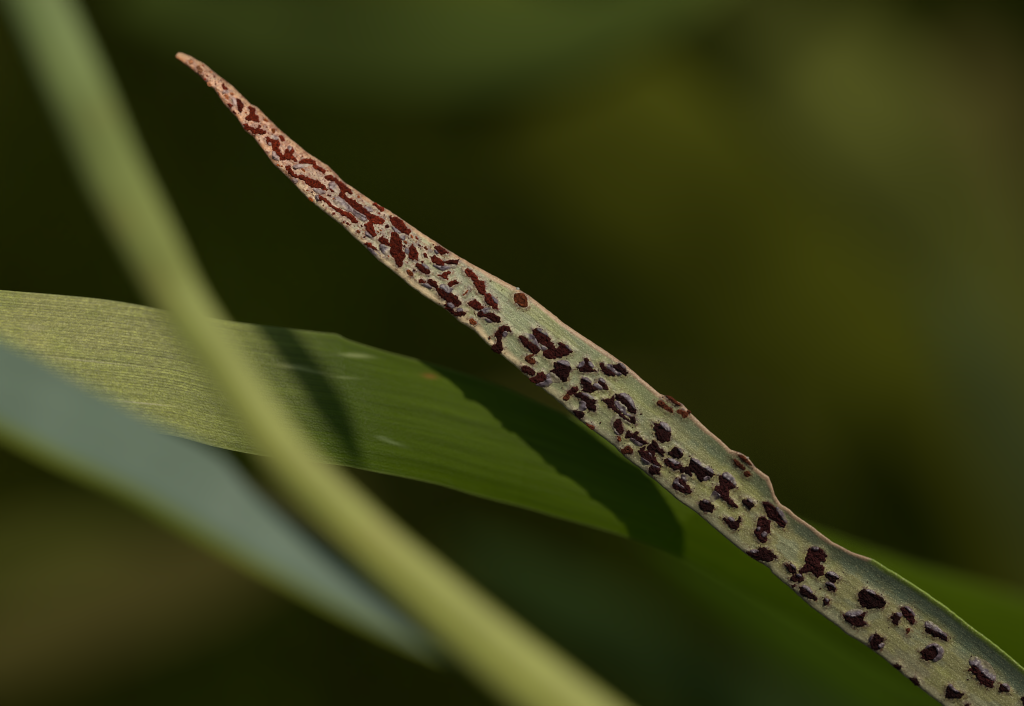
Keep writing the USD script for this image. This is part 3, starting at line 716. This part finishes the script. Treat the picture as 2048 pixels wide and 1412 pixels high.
for i, (k, p) in enumerate(flaps):
    P, f, dist_ = patch(p, 1.7, 500 + i, 1.6)
    if not len(f):
        continue
    ps, pn = SN(P[:, 0], P[:, 1])
    mm = dist_ * KPX * D * 1000
    hmax = 0.04 * np.interp(ps.mean(), [340, 600, 900], [0.5, 0.75, 1.0])
    # a lifted edge: rises towards the nearest dark mass
    j = int(np.argmin([kk.min() if len(kk) else 9e9 for kk in (np.linalg.norm(q[:, None] - p[None], axis=2).min(1) for _, q in pustules)]))
    dd = np.clip(cKDTree(pustules[j][1]).query(P)[0] / 14, 0, 1)
    h = hmax * np.sqrt(np.clip(1 - (1 - np.clip(mm / 0.28, 0, 1)) ** 2, 0, 1)) + 0.07 * (1 - dd) * np.clip(mm / 0.02 + 0.3, 0, 1) + 0.003
    h = h + 0.10 * (meshkit.fbm(np.c_[P / 7.0, np.full(len(P), 6.0)], 3, 51) - 0.5)
    inside = contains_xy(poly(pustules[j][1]), P[:, 0], P[:, 1])
    h = h + 0.08 * inside * np.clip(mm / 0.03 + 0.5, 0, 1)
    verts = W(P[:, 0], P[:, 1], leaf_tow(ps, pn) + h)
    c = mixc([0.40, 0.28, 0.25], [0.118, 0.094, 0.112], smoothstep(500, 1000, ps))
    c = mixc(c, c * [1.25, 0.95, 0.8], np.exp(-dist_ / 1.5) * 0.6)
    c = mixc(c, c * [0.45, 0.35, 0.35], smoothstep(0.5, 0.65, meshkit.fbm(np.c_[P / 6.5, np.full(len(P), 8.0)], 3, 62)) * 0.8)
    c = c * (0.75 + 0.5 * meshkit.fbm(np.c_[P / 5.0, np.full(len(P), 1.0)], 3, 61))[:, None]
    c = mixc(c, mixc([0.40, 0.30, 0.20], [0.25, 0.22, 0.12], smoothstep(600, 1300, ps)), 0.75 * smoothstep(0.45, 1.0, dd + 0.5 * (meshkit.fbm(np.c_[P / 4.0, np.full(len(P), 3.0)], 2, 63) - 0.5)) * (1 - inside))
    put('epidermis_flap', verts, f, flap_mat, pst[j] if pst[j] is not None else rust, True, c)

# loose spore specks: too small to pick apart
ico = trimesh.creation.icosphere(1, 1.0)
sv, sf, sc = [], [], []
spots = []
for i in range(1500):
    q = dark_pts[rng.integers(len(dark_pts))] + rng.normal(0, 6, 2)
    spots.append((*q, rng.uniform(0.4, 1.25)))
for x, y, r_ in [(1236, 751, 1.5), (1282, 828, 2.0), (1201, 845, 2.2), (1265, 855, 1.6), (1943, 1312, 1.8), (1936, 1359, 2.0), (1641, 1177, 2.0), (1572, 1172, 2.0), (1118, 802, 2.2), (1124, 776, 1.4), (981, 562, 1.8), (1004, 580, 1.4), (1687, 1144, 1.2), (1735, 1164, 1.6), (1745, 1315, 1.5), (979, 676, 3.0), (963, 679, 3.2), (968, 680, 2.4)]:
    spots.append((x, y, r_))
for x, y, r_ in spots:
    a_, b_ = SN(x, y)
    l_, u_ = edges(a_)
    if not (l_ + 3 < b_ < u_ - 3):
        continue
    n0 = len(sv) * len(ico.vertices)
    p0 = W(x, y, leaf_tow(np.array(a_), np.array(b_)) + 0.01)
    sv.append(p0 + ico.vertices * np.array([1.3, 0.8, 0.8])[rng.permutation(3)] * r_ * KPX * D * (0.8 + 0.4 * rng.random((len(ico.vertices), 1))))
    sf.append(ico.faces + n0)
    sc.append(np.broadcast_to(mixc([0.11, 0.025, 0.008], [0.03, 0.009, 0.005], smoothstep(700, 1500, np.array(a_))), (len(ico.vertices), 3)))
sp = put('spore_specks', np.vstack(sv), np.vstack(sf), spore_mat, rust, True, np.vstack(sc))
sp.SetCustomDataByKey('kind', 'stuff')

# pale crumbs and lint caught on the margin
for i, (x, y, r_) in enumerate([(1035, 578, 3.2), (1495, 916, 2.4)]):
    a_, b_ = SN(x, y)
    m_ = trimesh.creation.icosphere(2, 1.0)
    d_ = 0.5 + meshkit.fbm(m_.vertices * 1.6 + 7.3 * i, 3, 95)
    vv_ = W(x, y, leaf_tow(np.array(a_), np.array(b_)) - 0.05) + m_.vertices * d_[:, None] * np.array([1.2, 0.7, 0.9]) * r_ * KPX * D
    put('lint', vv_, m_.faces, flap_mat, rust, True, np.broadcast_to([0.42, 0.36, 0.28] if i else [0.40, 0.42, 0.34], (len(vv_), 3)))

# ------------------------------------------------------------------ the broad green leaf behind
BU = np.array([(-420, 545), (-200, 560), (0, 580), (120, 590), (200, 598), (330, 619), (440, 640), (560, 655), (640, 665), (672, 668), (692, 678), (760, 700), (860, 727), (930, 748), (1000, 772), (1080, 806), (1180, 850), (1300, 905), (1450, 975), (1600, 1045), (1800, 1120), (2060, 1200), (2300, 1290)], float)
BL = np.array([(-420, 640), (-200, 760), (0, 835), (120, 848), (200, 856), (330, 868), (430, 893), (520, 911), (640, 926), (690, 932), (730, 940), (800, 953), (877, 969), (940, 987), (976, 997), (1045, 1014), (1120, 1036), (1214, 1062), (1330, 1102), (1450, 1165), (1600, 1250), (1760, 1345), (1960, 1450)], float)
nb, mb = 760, 250
tb = np.linspace(0, 1, len(BU))
from scipy.interpolate import PchipInterpolator
bu, bl = PchipInterpolator(tb, BU)(np.linspace(0, 1, nb)), PchipInterpolator(tb, BL)(np.linspace(0, 1, nb))
vb = np.linspace(0, 1, mb)
Pb = bl[:, None] * (1 - vb[None, :, None]) + bu[:, None] * vb[None, :, None]
wid = np.linalg.norm(bu - bl, axis=1)[:, None] * KPX * D * 1000
xb = Pb[..., 0].mean(1)[:, None]
towb = np.interp(xb, [-420, 0, 350, 700, 900, 1050, 1280, 1380, 1500, 1650, 2100], [2.5, 1.3, 0.0, -1.2, -2.5, -3.4, -3.8, -5.2, -9.0, -13.0, -24.0]) \
    + np.interp(xb, [-400, 100, 500, 760, 1000, 1400], [-0.36, -0.33, -0.32, -0.18, -0.12, -0.26]) * (vb[None] - 0.5) * wid \
    - 0.5 * wid * (vb[None] - 0.5) ** 2 * np.interp(xb, [0, 500, 900, 1400], [0.35, 0.4, 0.8, 0.9])
rowsb = W(Pb[..., 0], Pb[..., 1], towb)
rowsb = to_ground(rowsb, bend=0.06)
ub = np.r_[0, np.cumsum(np.linalg.norm(np.diff(rowsb.mean(1), axis=0), axis=1))]
vein = meshkit.fbm(np.stack([Pb[..., 0] / 300, np.broadcast_to(vb[None] * 55, Pb.shape[:2]), Pb[..., 0] * 0], -1), 2, 71)
cloud = meshkit.fbm(np.stack([Pb[..., 0] / 120, Pb[..., 1] / 60, Pb[..., 0] * 0], -1), 4, 72)
cb = mixc([0.385, 0.395, 0.10], [0.078, 0.122, 0.003], smoothstep(250, 720, Pb[..., 0] + 120 * (cloud - 0.5)))  # left end paler and yellower: sun glare put into the base colour
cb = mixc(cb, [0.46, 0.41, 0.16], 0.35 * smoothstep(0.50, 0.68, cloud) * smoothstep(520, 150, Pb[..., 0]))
cb = cb * (0.78 + 0.44 * vein)[..., None]
ln_v = vb[None] * 46 + 0.35 * meshkit.noise(np.stack([Pb[..., 0] / 500, np.broadcast_to(vb[None] * 9, Pb.shape[:2]), Pb[..., 0] * 0], -1), 74)
amp = meshkit.noise(np.stack([np.floor(ln_v) * 3.7, np.floor(ln_v) * 0 + Pb[..., 0] / 260, Pb[..., 0] * 0], -1), 75)
groove = np.exp(-(((ln_v % 1.0) - 0.5) / 0.17) ** 2)
cb = cb * (1 - groove * (0.16 + 0.38 * amp) * np.interp(Pb[..., 0], [0, 300, 700, 1000], [0.9, 1.0, 0.6, 0.25]))[..., None]
glint_grain = meshkit.noise(np.stack([Pb[..., 0] / 6.0, Pb[..., 1] / 3.4, Pb[..., 0] * 0 + 5], -1), 77)
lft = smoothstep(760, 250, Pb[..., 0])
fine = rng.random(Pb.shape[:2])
cb = cb * (1 + lft * (0.7 * smoothstep(0.45, 1.0, 0.45 * glint_grain + 0.55 * fine) - 0.10 - 0.12 * smoothstep(0.5, 0.1, glint_grain)))[..., None]  # sparkling cell glints painted into the colour, fading out to the right
for (x, y, lx, ly, an, a_, cc) in [(585, 733, 28, 4.5, 6, .75, (.5, .5, .22)), (620, 742, 30, 3.5, 10, .55, (.45, .48, .2)), (712, 711, 30, 4, 4, .6, (.42, .46, .2)), (690, 755, 26, 2.5, 4, .35, (.4, .45, .2)), (785, 885, 26, 3.5, 18, .35, (.35, .42, .22)), (765, 875, 14, 3, 12, .3, (.35, .42, .22)), (860, 752, 14, 5, 8, .6, (.3, .12, .03)), (70, 655, 22, 6, 6, .45, (.55, .5, .25)), (180, 722, 90, 1.4, 6, .5, (.6, .55, .35)), (285, 806, 60, 1.3, 6, .55, (.65, .58, .4))]:
    ca, sa = math.cos(math.radians(an)), math.sin(math.radians(an))
    dx, dy = Pb[..., 0] - x, Pb[..., 1] - y
    g = np.exp(-((dx * ca + dy * sa) / lx) ** 2 - ((-dx * sa + dy * ca) / ly) ** 2)
    cb = mixc(cb, cc, a_ * np.clip(g * (0.6 + 0.8 * vein), 0, 1))
rim = smoothstep(0.022, 0.0, np.minimum(vb, 1 - vb))[None] * np.ones((nb, 1))
cb = mixc(cb, [0.22, 0.25, 0.08], 0.5 * rim)
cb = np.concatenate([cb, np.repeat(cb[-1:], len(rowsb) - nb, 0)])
broad = thing('broad_leaf', 'broad green leaf with fine veins and pale scratches, lying behind the stalk and rusted leaf', 'leaf')
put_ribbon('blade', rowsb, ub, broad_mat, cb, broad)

# ------------------------------------------------------------------ the blurred stalk in front
def tube(center, n=90, m=26, flat=0.8, ground=True):
    c = spline(center, n)
    d = np.gradient(c[:, :2], axis=0)
    d /= np.linalg.norm(d, axis=1, keepdims=True)
    nrm = np.stack([d[:, 1], -d[:, 0]], 1)
    th = np.linspace(0, 2 * np.pi, m)
    P = c[:, None, :2] + nrm[:, None] * c[:, 3, None, None] * np.cos(th)[None, :, None]
    towd = c[:, 2, None] + flat * np.sin(th)[None] * c[:, 3, None] * KPX * D * 1000
    rows = W(P[..., 0], P[..., 1], towd)
    if ground:
        rows = to_ground(rows, bend=0.06)
    u = np.r_[0, np.cumsum(np.linalg.norm(np.diff(rows.mean(1), axis=0), axis=1))]
    return rows, u


rows, u = tube([(-240, -700, 21, 36), (-120, -420, 21, 50), (-20, -200, 20.5, 58), (75, 0, 20, 56), (150, 170, 19.5, 58), (228, 350, 18, 58), (300, 490, 17, 55), (358, 600, 16.5, 50), (442, 722, 16.5, 45), (568, 906, 17, 46), (712, 1056, 17.5, 49), (878, 1206, 18, 56), (1000, 1310, 18.5, 60), (1125, 1412, 19, 65), (1310, 1560, 19.5, 70)], flat=0.42, n=240)
t_ = np.linspace(0, 1, len(rows))[:, None]
cs = mixc([0.22, 0.30, 0.105], [0.36, 0.38, 0.085], smoothstep(0.15, 0.55, t_) * np.ones((1, 26)))
blot = meshkit.fbm(rows * np.array([260.0, 260, 260]), 4, 91)
cs = cs * (0.8 + 0.4 * blot)[..., None]
cs = mixc(cs, [0.34, 0.27, 0.07], 0.22 * smoothstep(0.60, 0.72, meshkit.fbm(rows * 420.0, 3, 92)))
stalk = thing('grass_stalk', 'blurred yellow-green stalk crossing in front from top left to bottom centre', 'stalk')
put_ribbon('stem', rows, u, stalk_mat, cs, stalk)

# ------------------------------------------------------------------ the blurred blue-grey leaf, lower left
GU = np.array([(-420, 440), (-200, 570), (0, 677), (79, 716), (159, 763), (238, 803), (317, 847), (397, 887), (456, 925), (500, 968), (555, 1010), (615, 1060), (674, 1105), (750, 1160), (850, 1236), (925, 1296), (1020, 1370), (1120, 1450), (1250, 1560)], float)
GL = np.array([(-420, 560), (-200, 765), (0, 871), (60, 901), (120, 931), (190, 963), (260, 996), (330, 1036), (400, 1076), (450, 1103), (500, 1131), (565, 1165), (640, 1206), (740, 1256), (840, 1301), (925, 1336), (1010, 1391), (1100, 1460), (1230, 1570)], float)
ng, mg = 260, 40
tg = np.linspace(0, 1, len(GU))
gu, gl = PchipInterpolator(tg, GU)(np.linspace(0, 1, ng)), PchipInterpolator(tg, GL)(np.linspace(0, 1, ng))
vg = np.linspace(0, 1, mg)
Pg = gl[:, None] * (1 - vg[None, :, None]) + gu[:, None] * vg[None, :, None]
wg = np.linalg.norm(gu - gl, axis=1)[:, None] * KPX * D * 1000
xg = Pg[..., 0].mean(1)[:, None]
towg = np.interp(xg, [-420, 0, 500, 1000, 1250], [12, 13.5, 15.6, 17.7, 18.2]) - 0.40 * (vg[None] - 0.8) * wg \
    + 0.5 * wg * np.maximum(0.28 - vg[None], 0) ** 1.2
rowsg = to_ground(W(Pg[..., 0], Pg[..., 1], towg), bend=0.06)
ugl = np.r_[0, np.cumsum(np.linalg.norm(np.diff(rowsg.mean(1), axis=0), axis=1))]
cg = mixc([0.12, 0.15, 0.010], [0.118, 0.176, 0.125], smoothstep(0.07, 0.22, vg)[None] * np.ones((len(rowsg), 1)))  # lower rim yellow-green: light shining through the folded edge, painted in
cg = cg * (0.8 + 0.4 * meshkit.fbm(rowsg * 200.0, 4, 93))[..., None]
gleaf = thing('blue_green_leaf', 'blurred blue-grey leaf with yellow-green lower edge, left of the stalk', 'leaf')
put_ribbon('blade', rowsg, ugl, glauc_mat, cg, gleaf)

# ------------------------------------------------------------------ blurred leaves farther back
BACK = [
    ('wide green leaf blurred along the top edge of the picture', [(250, -30, -62, 40), (450, 30, -62, 80), (650, 60, -64, 105), (900, 70, -66, 112), (1120, 60, -68, 96), (1270, 20, -70, 60), (1450, -90, -76, 40), (1700, -260, -90, 40)], (0.060, 0.080, 0.026), -0.5),
    ('yellowish leaf blurred diagonally across the upper right background', [(640, -260, -78, 120), (880, 0, -74, 150), (1130, 190, -70, 172), (1382, 395, -74, 186), (1600, 620, -84, 186), (1900, 930, -100, 170), (2300, 1300, -120, 140)], (0.078, 0.080, 0.012), -0.2),
    ('pale olive leaf blurred at the upper right, reaching to the right edge', [(1450, -60, -110, 60), (1620, 120, -115, 130), (1800, 320, -120, 150), (1980, 560, -130, 140), (2200, 860, -140, 120), (2500, 1260, -150, 110)], (0.105, 0.108, 0.038), -0.3),
    ('brownish dry leaf blurred at the right edge of the picture', [(1900, 60, -150, 40), (1980, 300, -155, 80), (2060, 560, -160, 90), (2150, 900, -170, 90), (2280, 1300, -180, 90)], (0.17, 0.135, 0.07), -0.2),
    ('grey-green leaf blurred beside the right edge above the rusted leaf', [(1880, 560, -80, 20), (1960, 740, -85, 70), (2030, 880, -90, 85), (2120, 1060, -95, 80), (2300, 1400, -105, 70)], (0.085, 0.10, 0.055), -0.3),
    ('tan dead blade blurred in the lower left corner, rising to the right', [(-200, 1360, -90, 50), (100, 1260, -94, 75), (350, 1160, -98, 85), (560, 1060, -102, 60), (720, 980, -106, 20)], (0.085, 0.070, 0.033), 0.2),
    ('olive blade blurred in the lower left below the blue-grey leaf', [(-200, 1160, -100, 30), (60, 1120, -105, 60), (260, 1090, -110, 60), (420, 1080, -115, 30), (560, 1085, -120, 6)], (0.09, 0.09, 0.03), 0.2),
    ('dark green blade blurred under the broad leaf at the bottom centre', [(900, 1080, -60, 15), (1050, 1170, -62, 60), (1220, 1270, -65, 80), (1420, 1380, -70, 85), (1700, 1540, -78, 80)], (0.04, 0.065, 0.03), 0.3),
    ('green strip of leaf blurred below the rusted leaf at the lower right', [(1300, 1080, -40, 10), (1480, 1210, -42, 40), (1700, 1360, -45, 55), (1900, 1490, -50, 60)], (0.05, 0.085, 0.008), 0.2),
]
for label, cen, colb, tl in BACK:
    cen = [(a_, b_, c_, max(d_, 4)) for a_, b_, c_, d_ in cen]
    rows, u, vv = ribbon(cen, 70, 11, cup=-0.35, tilt=tl, bend=0.10)
    o = thing('grass_leaf', label, 'leaf')
    nzb = meshkit.fbm(rows * 60, 3, 81)
    put_ribbon('blade', rows, u, far_mat, np.asarray(colb) * np.array([0.95, 1.0, 0.55]) * (0.35 + 1.25 * nzb[..., None]), o)

# the drooping blade above the frame whose tip shades a band of the broad leaf
side = R * 0.93 + U * 0.36
way = spline([(745, 935, 88, 1.9), (700, 840, 88, 28.5), (672, 780, 88, 38), (600, 635, 88, 39.9), (490, 415, 88, 39.9), (395, 240, 89, 38), (312, 90, 90, 36.1), (262, -60, 92, 38), (280, -300, 97, 41.8), (600, -620, 103, 47.5), (1400, -820, 109, 53.2), (2400, -600, 115, 57), (3200, 200, 115, 58.9), (3500, 1500, 111, 58.9)], 150)
cen = W(way[:, 0], way[:, 1], 0) + SUN * way[:, 2:3] / 1000
hw = way[:, 3] * KPX * D
dv = np.linspace(-1, 1, 9)
rows = cen[:, None] + side[None, None] * hw[:, None, None] * dv[None, :, None] + SUN * (-0.25 * dv[None, :, None] ** 2 * hw[:, None, None])
rows = to_ground(rows, bend=0.04)
cen = rows.mean(1)
u = np.r_[0, np.cumsum(np.linalg.norm(np.diff(cen, axis=0), axis=1))]
o = thing('drooping_leaf', 'narrow drooping green leaf above the picture that shades the broad leaf', 'leaf')
put_ribbon('blade', rows, u, far_mat, np.array([0.08, 0.12, 0.03]), o)

# ------------------------------------------------------------------ mass of grass behind
gv, gf, gc = [], [], []
nB, seg = 5200, 7
cnt = 0
for i in range(nB):
    y = 0.30 + 2.4 * rng.random() ** 1.5
    x = rng.uniform(-1, 1) * (0.16 + 0.42 * y)
    h = rng.uniform(0.16, 0.40) * (1 if y > 0.6 else 0.8)
    lean = rng.normal(0, 0.5, 2) * h
    w = rng.uniform(0.0025, 0.006)
    az = rng.uniform(0, 2 * np.pi)
    sd = np.array([math.cos(az), math.sin(az), 0])
    tt = np.linspace(0, 1, seg)
    cx = np.stack([x + lean[0] * tt ** 2, y + lean[1] * tt ** 2, h * (tt - 0.25 * tt ** 3 * abs(lean[0]) / h)], 1)
    ww = w * np.clip(1.05 - tt ** 2, 0.05, 1)
    gv.append(np.stack([cx - sd * ww[:, None], cx + sd * ww[:, None]], 1).reshape(-1, 3))
    gf.append(grid_faces(seg, 2) + cnt)
    cnt += seg * 2
    kind = rng.random()
    c = np.array([0.024, 0.038, 0.0020]) if kind < 0.6 else (np.array([0.038, 0.040, 0.0020]) if kind < 0.88 else np.array([0.04, 0.032, 0.008]))
    gc.append(np.broadcast_to(c * rng.choice([0.5, 0.8, 1.0, 1.3, 2.4], p=[.2, .3, .25, .15, .1]), (seg * 2, 3)))
gp = put('grass', np.vstack(gv), np.vstack(gf), far_mat, None, True, np.vstack(gc), np.vstack(gv)[:, :2])
tag(gp, 'dark mass of blurred grass filling the background', 'grass', kind='stuff')
